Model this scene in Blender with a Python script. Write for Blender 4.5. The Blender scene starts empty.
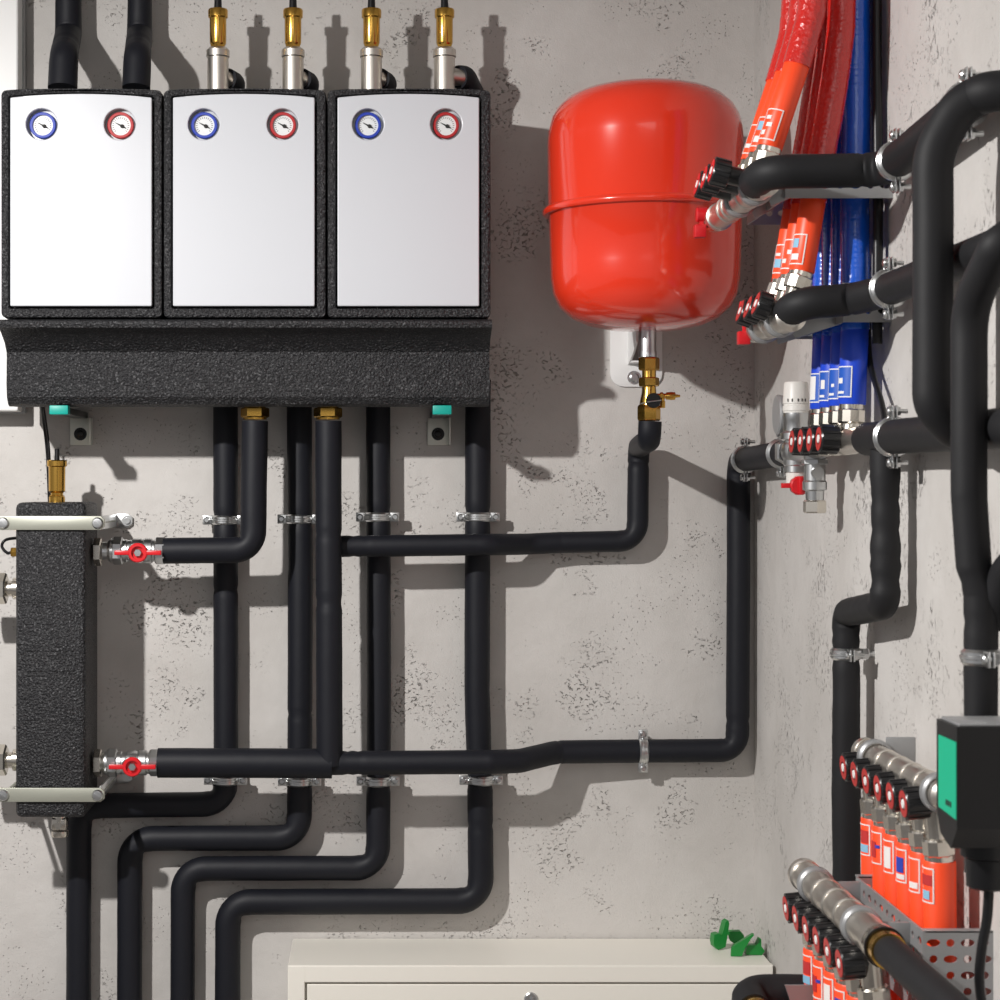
import bpy, bmesh, math, random
from mathutils import Vector, Matrix, noise
V = Vector
random.seed(4)
SC = bpy.context.scene
COL = SC.collection
F, D, CZ = 1900.0, 3.1, 1.5          # focal length in pixels, camera to back wall, camera height
CX, CY = 375.0, 485.0                # the lens axis is left of the frame centre (shifted lens)
XW = (754 - CX) * D / F                     # right wall plane


def at(px, py, d):
    """point d metres in front of the back wall"""
    t = D - d
    return V(((px - CX) * t / F, -d, CZ + (CY - py) * t / F))


def on(X, z, t):
    """point at lateral X, height z over the lens, t metres from the camera plane"""
    return V((X, t - D, CZ + z))


# ------------------------------------------------------------------ materials
def mat(name, col, rough=.5, metal=0., bump=None, spec=.5, coat=0., var=None, emit=None):
    m = bpy.data.materials.new(name)
    m.use_nodes = True
    nt = m.node_tree
    b = nt.nodes['Principled BSDF']
    b.inputs['Base Color'].default_value = (*col, 1)
    b.inputs['Roughness'].default_value = rough
    b.inputs['Metallic'].default_value = metal
    b.inputs['Specular IOR Level'].default_value = spec
    b.inputs['Coat Weight'].default_value = coat
    b.inputs['Coat Roughness'].default_value = .06
    if bump or var:
        tc = nt.nodes.new('ShaderNodeTexCoord')
    if bump:
        sc, st, dist = bump
        n = nt.nodes.new('ShaderNodeTexNoise')
        n.inputs['Scale'].default_value = sc
        n.inputs['Detail'].default_value = 3
        bp = nt.nodes.new('ShaderNodeBump')
        bp.inputs['Strength'].default_value = st
        bp.inputs['Distance'].default_value = dist
        nt.links.new(tc.outputs['Object'], n.inputs['Vector'])
        nt.links.new(n.outputs['Fac'], bp.inputs['Height'])
        nt.links.new(bp.outputs['Normal'], b.inputs['Normal'])
    if var:
        sc, c2, lo, hi = var
        n = nt.nodes.new('ShaderNodeTexNoise')
        n.inputs['Scale'].default_value = sc
        n.inputs['Detail'].default_value = 3
        r = nt.nodes.new('ShaderNodeMapRange')
        r.inputs['From Min'].default_value = lo
        r.inputs['From Max'].default_value = hi
        mx = nt.nodes.new('ShaderNodeMix')
        mx.data_type = 'RGBA'
        mx.inputs['A'].default_value = (*col, 1)
        mx.inputs['B'].default_value = (*c2, 1)
        nt.links.new(tc.outputs['Object'], n.inputs['Vector'])
        nt.links.new(n.outputs['Fac'], r.inputs['Value'])
        nt.links.new(r.outputs['Result'], mx.inputs['Factor'])
        nt.links.new(mx.outputs['Result'], b.inputs['Base Color'])
    return m


def plaster(name, scale):
    m = bpy.data.materials.new(name)
    m.use_nodes = True
    nt = m.node_tree
    N, L = nt.nodes, nt.links
    b = N['Principled BSDF']
    b.inputs['Roughness'].default_value = .62
    b.inputs['Specular IOR Level'].default_value = .25
    tc = N.new('ShaderNodeTexCoord')
    mp = N.new('ShaderNodeMapping')
    mp.inputs['Scale'].default_value = scale
    mp.inputs['Rotation'].default_value = (.0, .5, .0) if scale[1] == 1 else (.3, 0, 0)
    L.new(tc.outputs['Object'], mp.inputs['Vector'])

    def noi(sc, det, rough=.5, dist=0., vec=None):
        n = N.new('ShaderNodeTexNoise')
        n.inputs['Scale'].default_value = sc
        n.inputs['Detail'].default_value = det
        n.inputs['Roughness'].default_value = rough
        n.inputs['Distortion'].default_value = dist
        L.new(vec or tc.outputs['Object'], n.inputs['Vector'])
        return n.outputs['Fac']

    def rng(x, a, c, lo=0., hi=1.):
        r = N.new('ShaderNodeMapRange')
        r.interpolation_type = 'SMOOTHSTEP'
        for k, v in (('From Min', a), ('From Max', c), ('To Min', lo), ('To Max', hi)):
            r.inputs[k].default_value = v
        L.new(x, r.inputs['Value'])
        return r.outputs['Result']

    def op(o, a, c):
        n = N.new('ShaderNodeMath')
        n.operation = o
        for k, v in ((0, a), (1, c)):
            if isinstance(v, (int, float)):
                n.inputs[k].default_value = v
            else:
                L.new(v, n.inputs[k])
        return n.outputs[0]
    patch = rng(noi(7.5, 6, .62), .53, .66)
    pits = rng(noi(150, 3, .6, .5, mp.outputs['Vector']), .56, .70)
    fine = rng(noi(230, 2, .5), .64, .72)
    hole = op('MAXIMUM', op('MULTIPLY', patch, pits), op('MULTIPLY', fine, rng(noi(11, 2), .5, .62, 0, .55)))
    grain = noi(420, 2)
    swell = noi(16, 4)
    h = op('ADD', op('MULTIPLY', hole, -1.0), op('ADD', op('MULTIPLY', grain, .06), op('MULTIPLY', swell, .5)))
    bp = N.new('ShaderNodeBump')
    bp.inputs['Strength'].default_value = 1.0
    bp.inputs['Distance'].default_value = .006
    L.new(h, bp.inputs['Height'])
    L.new(bp.outputs['Normal'], b.inputs['Normal'])
    mx = N.new('ShaderNodeMix')
    mx.data_type = 'RGBA'
    mx.inputs['A'].default_value = (.515, .492, .467, 1)
    mx.inputs['B'].default_value = (.595, .572, .548, 1)
    L.new(rng(noi(3.2, 5, .65), .35, .65), mx.inputs['Factor'])
    m2 = N.new('ShaderNodeMix')
    m2.data_type = 'RGBA'
    m2.inputs['B'].default_value = (.30, .27, .245, 1)
    L.new(mx.outputs['Result'], m2.inputs['A'])
    L.new(op('MULTIPLY', hole, .38), m2.inputs['Factor'])
    L.new(m2.outputs['Result'], b.inputs['Base Color'])
    return m


M = dict(
    wall=plaster('plaster', (1, 1, 1.35)),
    wall2=plaster('plaster_side', (1, 1.5, .7)),
    floor=mat('concrete', (.22, .21, .2), .7, bump=(40, .2, .003)),
    ceil=mat('ceiling_paint', (.6, .59, .57), .8),
    epp=mat('expanded_foam', (.0085, .0085, .0105), .48, bump=(290, 1., .005), var=(320, (.12, .12, .125), .56, .74), spec=.55),
    foam=mat('pipe_foam', (.0070, .0078, .0120), .55, bump=(60, .12, .002), spec=.30),
    foam_dk=mat('pipe_foam_side', (.0125, .0125, .0140), .6, bump=(40, .15, .002), spec=.28),
    white=mat('white_lacquer', (.555, .572, .605), .32),
    casing=mat('white_casing', (.82, .82, .81), .4),
    cream=mat('cream_lacquer', (.85, .82, .745), .38),
    dark=mat('black_plastic', (.008, .008, .009), .35, spec=.35),
    gap=mat('dark_gap', (.02, .02, .02), .8),
    brass=mat('brass', (.68, .40, .085), .22, 1.),
    nickel=mat('nickel', (.70, .66, .59), .24, 1.),
    steel=mat('zinc_steel', (.62, .63, .63), .3, 1., bump=(60, .08, .001)),
    plate=mat('pale_zinc', (.72, .73, .66), .4, .25),
    satin=mat('satin_steel', (.72, .68, .62), .36, 1.),
    zinc=mat('yellow_zinc', (.36, .365, .31), .42, .45, bump=(90, .1, .001)),
    grey=mat('bracket_grey', (.34, .345, .35), .42, .45),
    red=mat('tank_red', (.78, .040, .014), .2, coat=.7),
    hred=mat('handle_red', (.62, .012, .018), .35),
    blue=mat('bezel_blue', (.004, .032, .36), .5),
    rring=mat('bezel_red', (.40, .006, .010), .5),
    dial=mat('dial_white', (.72, .74, .74), .4),
    teal=mat('turquoise_plastic', (.0, .33, .27), .45),
    orange=mat('orange_sleeve', (1.0, .078, .016), .42),
    bsleeve=mat('blue_sleeve', (.008, .060, .62), .42),
    hose_r=mat('red_foil', (.62, .022, .017), .22, bump=(140, .7, .004), coat=.5),
    hose_b=mat('blue_foil', (.006, .10, .62), .25, bump=(90, .25, .004), coat=.5),
    decal=mat('decal_white', (.80, .78, .76), .5),
    dblue=mat('decal_blue', (.02, .05, .42), .5),
    dcyan=mat('decal_cyan', (.25, .50, .68), .5),
    dred=mat('decal_red', (.50, .03, .03), .5),
    dnavy=mat('decal_midblue', (.008, .09, .48), .5),
    green=mat('green_plastic', (.008, .23, .035), .42),
    gstripe=mat('green_panel', (.0, .40, .22), .5),
    cap_ring=mat('knob_red', (.42, .025, .022), .5),
    knob=mat('knob_black', (.012, .012, .013), .3),
    thermo=mat('thermostat_white', (.72, .70, .66), .4),
)


# ------------------------------------------------------------------ mesh builder
def perp(a):
    a = a.normalized()
    r = V((0, 0, 1)) if abs(a.z) < .9 else V((1, 0, 0))
    u = a.cross(r).normalized()
    return u, a.cross(u).normalized()


class MB:
    def __init__(s):
        s.bm = bmesh.new()

    def lathe(s, o, ax, prof, seg=24, ref=None, phase=0.):
        ax = ax.normalized()
        u, w = perp(ax)
        if ref is not None:
            u = (ref - ax * ref.dot(ax)).normalized()
            w = ax.cross(u)
        rings = []
        for (h, r) in prof:
            c = o + ax * h
            if r < 1e-6:
                rings.append([s.bm.verts.new(c)])
            else:
                rings.append([s.bm.verts.new(c + (u * math.cos(a) + w * math.sin(a)) * r)
                              for a in [phase + 2 * math.pi * k / seg for k in range(seg)]])
        for a, b in zip(rings, rings[1:]):
            for k in range(seg):
                k2 = (k + 1) % seg
                if len(a) == 1 and len(b) == 1:
                    continue
                if len(a) == 1:
                    s.bm.faces.new((a[0], b[k2], b[k]))
                elif len(b) == 1:
                    s.bm.faces.new((a[k], a[k2], b[0]))
                else:
                    s.bm.faces.new((a[k], a[k2], b[k2], b[k]))
        for r, fl in ((rings[0], True), (rings[-1], False)):
            if len(r) > 1:
                s.bm.faces.new(r[::-1] if fl else r)
        return s

    def cyl(s, a, b, r, r2=None, seg=20, bev=0.):
        r2 = r if r2 is None else r2
        L = (b - a).length
        if bev:
            return s.lathe(a, b - a, [(0, r - bev), (bev, r), (L - bev, r2), (L, r2 - bev)], seg)
        return s.lathe(a, b - a, [(0, r), (L, r2)], seg)

    def hexn(s, a, b, r, ref=None):
        L = (b - a).length
        return s.lathe(a, b - a, [(0, r * .9), (L * .12, r), (L * .88, r), (L, r * .9)], 6, ref)

    def ring(s, o, ax, r0, r1, h, seg=28):
        """flat-sided torus of rectangular section"""
        ax = ax.normalized()
        u, w = perp(ax)
        b = h * .18
        sec = [(-h / 2, r0), (-h / 2, r1 - b), (-h / 2 + b, r1), (h / 2 - b, r1), (h / 2, r1 - b), (h / 2, r0)]
        rows = []
        for k in range(seg):
            a = 2 * math.pi * k / seg
            dr = u * math.cos(a) + w * math.sin(a)
            rows.append([s.bm.verts.new(o + ax * hh + dr * rr) for hh, rr in sec])
        for k in range(seg):
            A, B = rows[k], rows[(k + 1) % seg]
            for j in range(len(sec)):
                j2 = (j + 1) % len(sec)
                s.bm.faces.new((A[j], A[j2], B[j2], B[j]))
        return s

    def torus(s, o, ax, R, r, seg=48, n=10):
        ax = ax.normalized()
        u, w = perp(ax)
        rows = []
        for k in range(seg):
            a = 2 * math.pi * k / seg
            dr = u * math.cos(a) + w * math.sin(a)
            rows.append([s.bm.verts.new(o + dr * (R + r * math.cos(q)) + ax * r * math.sin(q))
                         for q in [2 * math.pi * j / n for j in range(n)]])
        for k in range(seg):
            A, B = rows[k], rows[(k + 1) % seg]
            for j in range(n):
                s.bm.faces.new((A[j], A[(j + 1) % n], B[(j + 1) % n], B[j]))
        return s

    def box(s, c, size, bev=0., rot=None, seg=2):
        t = bmesh.new()
        bmesh.ops.create_cube(t, size=1)
        for v in t.verts:
            v.co = V((v.co.x * size[0], v.co.y * size[1], v.co.z * size[2]))
        if bev:
            bmesh.ops.bevel(t, geom=t.edges[:] , offset=bev, segments=seg, profile=.5, affect='EDGES')
        mtx = Matrix.Translation(c) @ (rot.to_4x4() if rot else Matrix())
        return s.join(t, mtx)

    def join(s, t, mtx=None):
        mp = {}
        for v in t.verts:
            mp[v] = s.bm.verts.new(mtx @ v.co if mtx else v.co)
        for f in t.faces:
            s.bm.faces.new([mp[v] for v in f.verts])
        t.free()
        return s

    def plate(s, loops, o, U, W, N, th, bev=0.):
        """flat plate from 2D outline loops (first outer, rest holes), thickness th along N"""
        t = bmesh.new()
        for lp in loops:
            vs = [t.verts.new((a, b, 0)) for a, b in lp]
            for a, b in zip(vs, vs[1:] + vs[:1]):
                t.edges.new((a, b))
        bmesh.ops.triangle_fill(t, use_beauty=True, use_dissolve=False, edges=t.edges[:])
        bmesh.ops.recalc_face_normals(t, faces=t.faces[:])
        r = bmesh.ops.extrude_face_region(t, geom=t.faces[:])
        for v in r['geom']:
            if isinstance(v, bmesh.types.BMVert):
                v.co.z = th
        if bev:
            es = [e for e in t.edges if len(e.link_faces) == 2 and e.calc_face_angle(0) > 1 and
                  all(v.co.z > th * .5 for v in e.verts)]
            bmesh.ops.bevel(t, geom=es, offset=bev, segments=2, profile=.5, affect='EDGES')
        mt = Matrix((U, W, N)).transposed().to_4x4()
        return s.join(t, Matrix.Translation(o) @ mt)

    def patch(s, o, ax, ref, r, a0, a1, h0, h1, n=6, th=.0004):
        """thin curved sticker on a cylinder; angles from ref"""
        ax = ax.normalized()
        u = (ref - ax * ref.dot(ax)).normalized()
        w = ax.cross(u)
        rows = []
        for k in range(n + 1):
            a = a0 + (a1 - a0) * k / n
            dr = u * math.cos(a) + w * math.sin(a)
            rows.append([s.bm.verts.new(o + ax * h + dr * rr) for h, rr in
                         ((h0, r), (h1, r), (h1, r + th), (h0, r + th))])
        for A, B in zip(rows, rows[1:]):
            for j in range(4):
                s.bm.faces.new((A[j], A[(j + 1) % 4], B[(j + 1) % 4], B[j]))
        s.bm.faces.new(rows[0])
        s.bm.faces.new(rows[-1][::-1])
        return s

    def sphere(s, c, r, sc=(1, 1, 1), seg=16):
        t = bmesh.new()
        bmesh.ops.create_uvsphere(t, u_segments=seg, v_segments=seg // 2, radius=r)
        return s.join(t, Matrix.Translation(c) @ Matrix.Diagonal((*sc, 1)))

    def tube(s, path, rf, seg=20, cap=True):
        """path: list of points; rf(i, dir, arc) -> radius"""
        n = len(path)
        T = []
        for i in range(n):
            a, b = path[max(i - 1, 0)], path[min(i + 1, n - 1)]
            T.append((b - a).normalized())
        u, w = perp(T[0])
        rows, arc = [], 0.
        for i in range(n):
            if i:
                arc += (path[i] - path[i - 1]).length
                q = T[i - 1].rotation_difference(T[i])
                u = (q @ u).normalized()
                w = T[i].cross(u).normalized()
            row = []
            for k in range(seg):
                a = 2 * math.pi * k / seg
                dr = u * math.cos(a) + w * math.sin(a)
                row.append(s.bm.verts.new(path[i] + dr * (rf(i, dr, arc) if callable(rf) else rf)))
            rows.append(row)
        for A, B in zip(rows, rows[1:]):
            for k in range(seg):
                k2 = (k + 1) % seg
                s.bm.faces.new((A[k], A[k2], B[k2], B[k]))
        if cap:
            s.bm.faces.new(rows[0][::-1])
            s.bm.faces.new(rows[-1])
        return s

    def mesh(s, name, m, inv=None, smooth=30):
        bmesh.ops.recalc_face_normals(s.bm, faces=s.bm.faces[:])
        if inv is not None:
            bmesh.ops.transform(s.bm, matrix=inv, verts=s.bm.verts[:])
        me = bpy.data.meshes.new(name)
        for f in s.bm.faces:
            f.smooth = True
        s.bm.to_mesh(me)
        s.bm.free()
        me.set_sharp_from_angle(angle=math.radians(smooth))
        me.materials.append(m)
        return me


def tag(o, label, cat, group=None):
    o['label'] = label
    o['category'] = cat
    if group:
        o['group'] = group
    return o


class Thing:
    """an Empty that parents its parts; parts are given in world coordinates"""

    def __init__(s, name, label, cat, loc, group=None):
        s.o = bpy.data.objects.new(name, None)
        s.o.empty_display_size = .02
        COL.objects.link(s.o)
        s.o.location = loc
        s.inv = Matrix.Translation(-V(loc))
        tag(s.o, label, cat, group)

    def part(s, name, mb, m, parent=None, label=None, smooth=30):
        ob = bpy.data.objects.new(name, mb.mesh(name, M[m], s.inv, smooth))
        COL.objects.link(ob)
        ob.parent = parent or s.o
        if label:
            ob['label'] = label
        return ob


def single(name, mb, m, label, cat, loc, group=None, smooth=35):
    ob = bpy.data.objects.new(name, mb.mesh(name, M[m], Matrix.Translation(-V(loc)), smooth))
    COL.objects.link(ob)
    ob.location = loc
    return tag(ob, label, cat, group)


def struct(name, mb, m):
    ob = bpy.data.objects.new(name, mb.mesh(name, M[m]))
    COL.objects.link(ob)
    ob['kind'] = 'structure'
    return ob


# ------------------------------------------------------------------ pipes
def fillet(pts, rad, step=.008):
    """rounded polyline; returns points and for each the direction to the bend centre (or None) and bend weight"""
    out = [(pts[0], None, 0)]

    def straight(a, b):
        n = max(1, int((b - a).length / step))
        for k in range(1, n + 1):
            out.append((a.lerp(b, k / n), None, 0))
    cur = pts[0]
    for i in range(1, len(pts) - 1):
        p, a, b = pts[i], (pts[i - 1] - pts[i]).normalized(), (pts[i + 1] - pts[i]).normalized()
        r = rad[i] if isinstance(rad, dict) and i in rad else (rad.get('d', .03) if isinstance(rad, dict) else rad)
        ang = a.angle(b)
        if ang > 3.08:
            straight(cur, p)
            cur = p
            continue
        L = r / math.tan(ang / 2)
        L = min(L, (p - cur).length * .98, (pts[i + 1] - p).length * (.5 if i < len(pts) - 2 else .98))
        r = L * math.tan(ang / 2)
        s0 = p + a * L
        c = p + (a + b).normalized() * (r / math.sin(ang / 2))
        straight(cur, s0)
        v0, v1 = s0 - c, p + b * L - c
        n = 10
        tot = v0.angle(v1)
        axis = v0.cross(v1).normalized()
        for k in range(1, n + 1):
            q = Matrix.Rotation(tot * k / n, 3, axis) @ v0
            wgt = math.sin(math.pi * k / n) * min(1, tot / 1.2)
            out.append((c + q, (-q).normalized(), wgt))
        cur = p + b * L
    straight(cur, pts[-1])
    return out


def foam(label, pts, r, rad=None, m='foam', seams=(), group=None, wob=.018, r_end=None, name='insulated_pipe', grooves=(), cat='pipe'):
    pts = [V(p) for p in pts]
    rad = r * 1.25 if rad is None else rad
    S = fillet(pts, rad)
    P = [x[0] for x in S]
    sd = random.random() * 50
    gi = {}
    for g in seams:
        k = min(range(len(P)), key=lambda i: (P[i] - g).length)
        gi[k] = .93
    for g in grooves:
        k = min(range(len(P)), key=lambda i: (P[i] - g).length)
        gi[k] = .86
        for j in (k - 1, k + 1):
            if 0 <= j < len(P):
                gi[j] = .93
    n = len(P)

    def rf(i, dr, arc):
        q = P[i] * 14 + dr * .7 + V((sd, 0, 0))
        k = 1 + wob * noise.noise(q) + wob * .6 * noise.noise(P[i] * 45 + dr * 1.5 + V((0, sd, 0)))
        if S[i][1] is not None:
            dt = dr.dot(S[i][1])
            if dt > .35:
                k *= 1 - .34 * S[i][2] ** 6 * (dt - .35)
            elif dt < -.2:
                k *= 1 + .05 * S[i][2] * (-dt)
        rr = r if r_end is None else r + (r_end - r) * i / (n - 1)
        return rr * k * gi.get(i, 1)
    mb = MB().tube(P, rf, 22)
    return single(name, mb, m, label, cat, P[0], group, 60)


def hose(label, pts, r, m, group, pitch=.0062):
    pts = [V(p) for p in pts]
    # Catmull-Rom
    P = []
    ext = [pts[0] * 2 - pts[1]] + pts + [pts[-1] * 2 - pts[-2]]
    for i in range(1, len(ext) - 2):
        a, b, c, d = ext[i - 1:i + 3]
        n = max(2, int((c - b).length / .002))
        for k in range(n):
            t = k / n
            P.append(.5 * ((2 * b) + (c - a) * t + (2 * a - 5 * b + 4 * c - d) * t * t + (3 * b - a - 3 * c + d) * t ** 3))
    P.append(pts[-1])
    sd = random.random() * 40

    def rf(i, dr, arc):
        return r * (1 + .010 * math.sin(arc / pitch * 6.283 + 2.5 * noise.noise(P[i] * 60 + dr * 2)) + .030 * noise.noise(P[i] * 38 + dr * 1.3 + V((sd, 0, 0))) + .018 * noise.noise(P[i] * 150 + dr * 5))
    return single('corrugated_hose', MB().tube(P, rf, 20), m, label, 'hose', P[0], group, 60)


def cable(label, pts, r=.0032, m='dark', group=None):
    pts = [V(p) for p in pts]
    P = []
    ext = [pts[0] * 2 - pts[1]] + pts + [pts[-1] * 2 - pts[-2]]
    for i in range(1, len(ext) - 2):
        a, b, c, d = ext[i - 1:i + 3]
        for k in range(10):
            t = k / 10
            P.append(.5 * ((2 * b) + (c - a) * t + (2 * a - 5 * b + 4 * c - d) * t * t + (3 * b - a - 3 * c + d) * t ** 3))
    P.append(pts[-1])
    return single('cable', MB().tube(P, r, 10), m, label, 'cable', P[0], group, 60)


def clamp(label, c, axis, ear, wall, wd, r, group='zinc pipe clamps', m='steel', two=True):
    """split ring round a pipe, two bolted lugs, a stud into the wall at distance wd"""
    t = Thing('pipe_clamp', label, 'clamp', c, group)
    axis, ear, wall = axis.normalized(), ear.normalized(), wall.normalized()
    mb = MB().ring(c, axis, r - .001, r + .0026, .015)
    mb.ring(c, axis, r - .0014, r + .0038, .0035)
    rot = Matrix((ear, axis, wall)).transposed()
    for sg in (1, -1):
        for off in (-.0022, .0022):
            mb.box(c + ear * sg * (r + .0075) + wall * off, (.017, .015, .0022), .0008, rot)
    t.part('band', mb, m)
    for sg in (1, -1):
        e = c + ear * sg * (r + .0095)
        b = MB().lathe(e - wall * .0035, -wall, [(0, .0052), (.0025, .0052), (.004, .0035), (.004, 0)], 14)
        b.hexn(e + wall * .0034, e + wall * .0075, .0055)
        b.cyl(e - wall * .003, e + wall * .016, .0026, seg=10)
        t.part('bolt', b, m)
    st = MB().hexn(c + wall * (r + .002), c + wall * (r + .011), .0075)
    st.cyl(c + wall * (r + .008), c + wall * (wd + .004), .004, seg=12)
    t.part('stud', st, m)
    return t


X, Y, Z = V((1, 0, 0)), V((0, 1, 0)), V((0, 0, 1))

# ------------------------------------------------------------------ setting
LX, BY = -3.2, -5.2
struct('wall_back', MB().box(V(((LX + XW + .2) / 2, .06, 1.45)), (XW + .2 - LX, .12, 2.9)), 'wall')
struct('wall_right', MB().box(V((XW + .06, BY / 2, 1.45)), (.12, -BY, 2.9)), 'wall2')
struct('floor', MB().box(V(((LX + XW + .2) / 2, BY / 2 + .06, -.05)), (XW + .2 - LX, -BY + .12, .1)), 'floor')
struct('ceiling', MB().box(V(((LX + XW + .2) / 2, BY / 2 + .06, 2.95)), (XW + .2 - LX, -BY + .12, .1)), 'ceil')

# white casing at the left edge
xr = at(18, 0, .06).x
zb = at(0, 411, .06).z
t = Thing('equipment_casing', 'white metal casing cut by the left edge, behind the first pump unit', 'casing', V((xr - .2, 0, zb)))
t.part('shell', MB().box(V((xr - .2, -.03, zb + .5)), (.4, .06, 1.0), .003), 'casing', smooth=6)
t.part('edge_trim', MB().box(V((xr - .2, -.012, zb + .5)), (.406, .022, 1.004), .002), 'grey', label='grey edge trim')

# ------------------------------------------------------------------ pump units
FD = .24
uz0, uz1 = at(0, 318, FD).z, at(0, 89.3, FD).z
ux = [(at(a, 0, FD).x, at(b, 0, FD).x) for a, b in ((.5, 162.3), (163.2, 326.2), (327.2, 491))]
UW, UH = ux[0][1] - ux[0][0], uz1 - uz0
PX = (FD and (D - FD) / F)


def arc_top(w, h, r, rise, n=12):
    """outline with rounded corners and a gently arched top edge, centre at origin"""
    pts = []
    for cx, cy, a0 in ((w / 2 - r, -h / 2 + r, -90), (w / 2 - r, h / 2 - r, 0), (-w / 2 + r, h / 2 - r, 90), (-w / 2 + r, -h / 2 + r, 180)):
        for k in range(5):
            a = math.radians(a0 + 22.5 * k)
            pts.append((cx + r * math.cos(a), cy + r * math.sin(a)))
        if a0 == 0:
            for k in range(1, n):
                q = 1 - 2 * k / n
                pts.append(((w / 2 - r) * q, h / 2 + rise * (1 - q * q)))
    return pts


def circ(cx, cy, r, n=28, sx=1.):
    return [(cx + sx * r * math.cos(2 * math.pi * k / n), cy + r * math.sin(2 * math.pi * k / n)) for k in range(n)]


def pump_unit(i, label):
    x0, x1 = ux[i]
    cx, cz = (x0 + x1) / 2, (uz0 + uz1) / 2
    t = Thing('pump_unit', label, 'pump unit', V((cx, 0, uz0)), 'white-fronted pump units')
    w = x1 - x0
    o = V((cx, 0, cz))
    pw, ph = 141.5 * PX, 208.5 * PX
    pc = V((cx + (-.0003 if i == 0 else -.0012), 0, at(0, 202, FD).z))
    h = MB()
    h.plate([arc_top(w, UH, .008, .0016)], o + V((0, -.066, 0)), X, Z, -Y, FD - .086, .006)
    # raised rim round the cover
    off = (pc.x - cx, pc.z - cz)
    hole = [(a + off[0], b + off[1]) for a, b in arc_top(pw + .006, ph + .006, .004, .005)]
    h.plate([arc_top(w - .001, UH - .001, .008, .0016), hole], o + V((0, -(FD - .029), 0)), X, Z, -Y, .029, .004)
    t.part('housing', h, 'epp', smooth=15)
    gz = at(0, 124.5, FD).z
    gx = [at((42, 120)[k] + (0, 162.2, 326)[i] + ((0, 0), (-.3, .5), (0, 0))[i][k], 0, FD).x for k in (0, 1)]
    p = MB()
    holes = [circ(g - pc.x, gz - pc.z, 15.8 * PX, 32) for g in gx]
    p.plate([arc_top(pw, ph, .002, .005)] + holes, V((pc.x, -(FD - .008), pc.z)), X, Z, -Y, .011, .0015)
    for g in gx:
        p.cyl(V((g, -(FD - .0135), gz)), V((g, -(FD - .0118), gz)), 17 * PX, seg=32)
    t.part('cover_panel', p, 'white', smooth=4)
    for k, g in enumerate(gx):
        c = V((g, -(FD - .0105), gz))
        b = MB().cyl(c + Y * .006, c - Y * .0005, 13.1 * PX, seg=32)
        b.ring(c - Y * .0028, Y, 10.3 * PX, 13.2 * PX, .0055, 36)
        go = t.part('gauge', b, ('blue', 'rring')[k], label=('blue-ringed gauge', 'red-ringed gauge')[k])
        dl = MB().cyl(c - Y * .0005, c - Y * .0018, 10.4 * PX, seg=32)
        t.part('dial', dl, 'dial', go, 'white dial')
        tk = MB()
        for q in range(19):
            a = math.radians(225 - q * 15)
            dr = V((math.cos(a), 0, math.sin(a)))
            rot = Matrix((dr, Y, dr.cross(Y))).transposed()
            tk.box(c - Y * .0020 + dr * 7.8 * PX, (1.7 * PX, .0004, .45 * PX), 0, rot)
        t.part('scale_marks', tk, 'gap', go)
        a = math.radians(-28)
        dr = V((math.cos(a), 0, math.sin(a)))
        up = dr.cross(Y)
        nd = MB().plate([[(-7 * PX, -.25 * PX), (-7 * PX, .25 * PX), (0, .9 * PX), (5 * PX, .5 * PX), (5 * PX, -.5 * PX), (0, -.9 * PX)]],
                        c - Y * .0024 + dr * 1 * PX, dr, up, -Y, .0006)
        nd.cyl(c - Y * .002 + dr * 1.6 * PX, c - Y * .0042 + dr * 1.6 * PX, 1.9 * PX, seg=12)
        t.part('needle', nd, 'gap', go)
    return t


pump_unit(0, 'leftmost pump unit with glossy white cover, below two bare black pipes')
pump_unit(1, 'middle pump unit with glossy white cover, between the other two')
pump_unit(2, 'rightmost pump unit with white cover, nearest the red tank')

# insulated header under the pumps
hx0, hx1 = at(-3.5, 0, .2535).x, at(494, 0, .2535).x
prof = [(d_, (CY - y_) * (D - d_) / F) for d_, y_ in ((.064, 330), (.238, 320), (.246, 319.5), (.2535, 321.5), (.2545, 324), (.2525, 327.5), (.234, 333), (.206, 343), (.192, 352), (.1905, 357),
        (.1925, 385), (.189, 397), (.180, 404), (.170, 406.5), (.064, 407))]
t = Thing('insulated_header', 'long black foam-cased header under the three pump units', 'header', V(((hx0 + hx1) / 2, 0, CZ + .124)))
hb = MB()
hb.plate([[(a, b) for a, b in prof]], V((hx0 + .003, 0, CZ)), -Y, Z, X, hx1 - hx0 - .006, 0)
hb.bm.verts.ensure_lookup_table()
t.part('casing', hb, 'epp')
for k, px in enumerate((255, 328)):
    c = at(px, 405, .108)
    n = MB().hexn(c - Z * .02, c - Z * .004, .0225, X)
    n.cyl(c - Z * .005, c + Z * .006, .017)
    n.cyl(c - Z * .023, c - Z * .018, .0185)
    t.part('union_nut', n, 'brass', label='brass union nut')


def header_strut(label, px):
    f = at(px, 410.5, .205)
    zs = f.z
    t = Thing('mounting_strut', label, 'bracket', V((f.x, 0, zs)), 'struts carrying the header')
    b = MB().box(V((f.x, -.099, zs)), (.024, .194, .010), .001)
    t.part('arm', b, 'dark')
    t.part('end_cap', MB().box(V((f.x, -.206, zs + .0005)), (.0285, .02, .0140), .0015), 'teal', label='turquoise end cap')
    pc = V((f.x + .0015, -.0035, zs - .0265))
    p = MB().box(pc, (.036, .004, .044), .001)
    p.box(pc + V((.0175, -.012, .0)), (.003, .024, .044), .001)
    t.part('wall_plate', p, 'plate')
    bt = MB().lathe(pc + V((-.001, -.002, -.004)), -Y, [(0, .0105), (.0015, .0105), (.0015, .0065), (.007, .0062), (.008, .004), (.008, 0)], 18)
    t.part('bolt', bt, 'dark')


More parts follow.
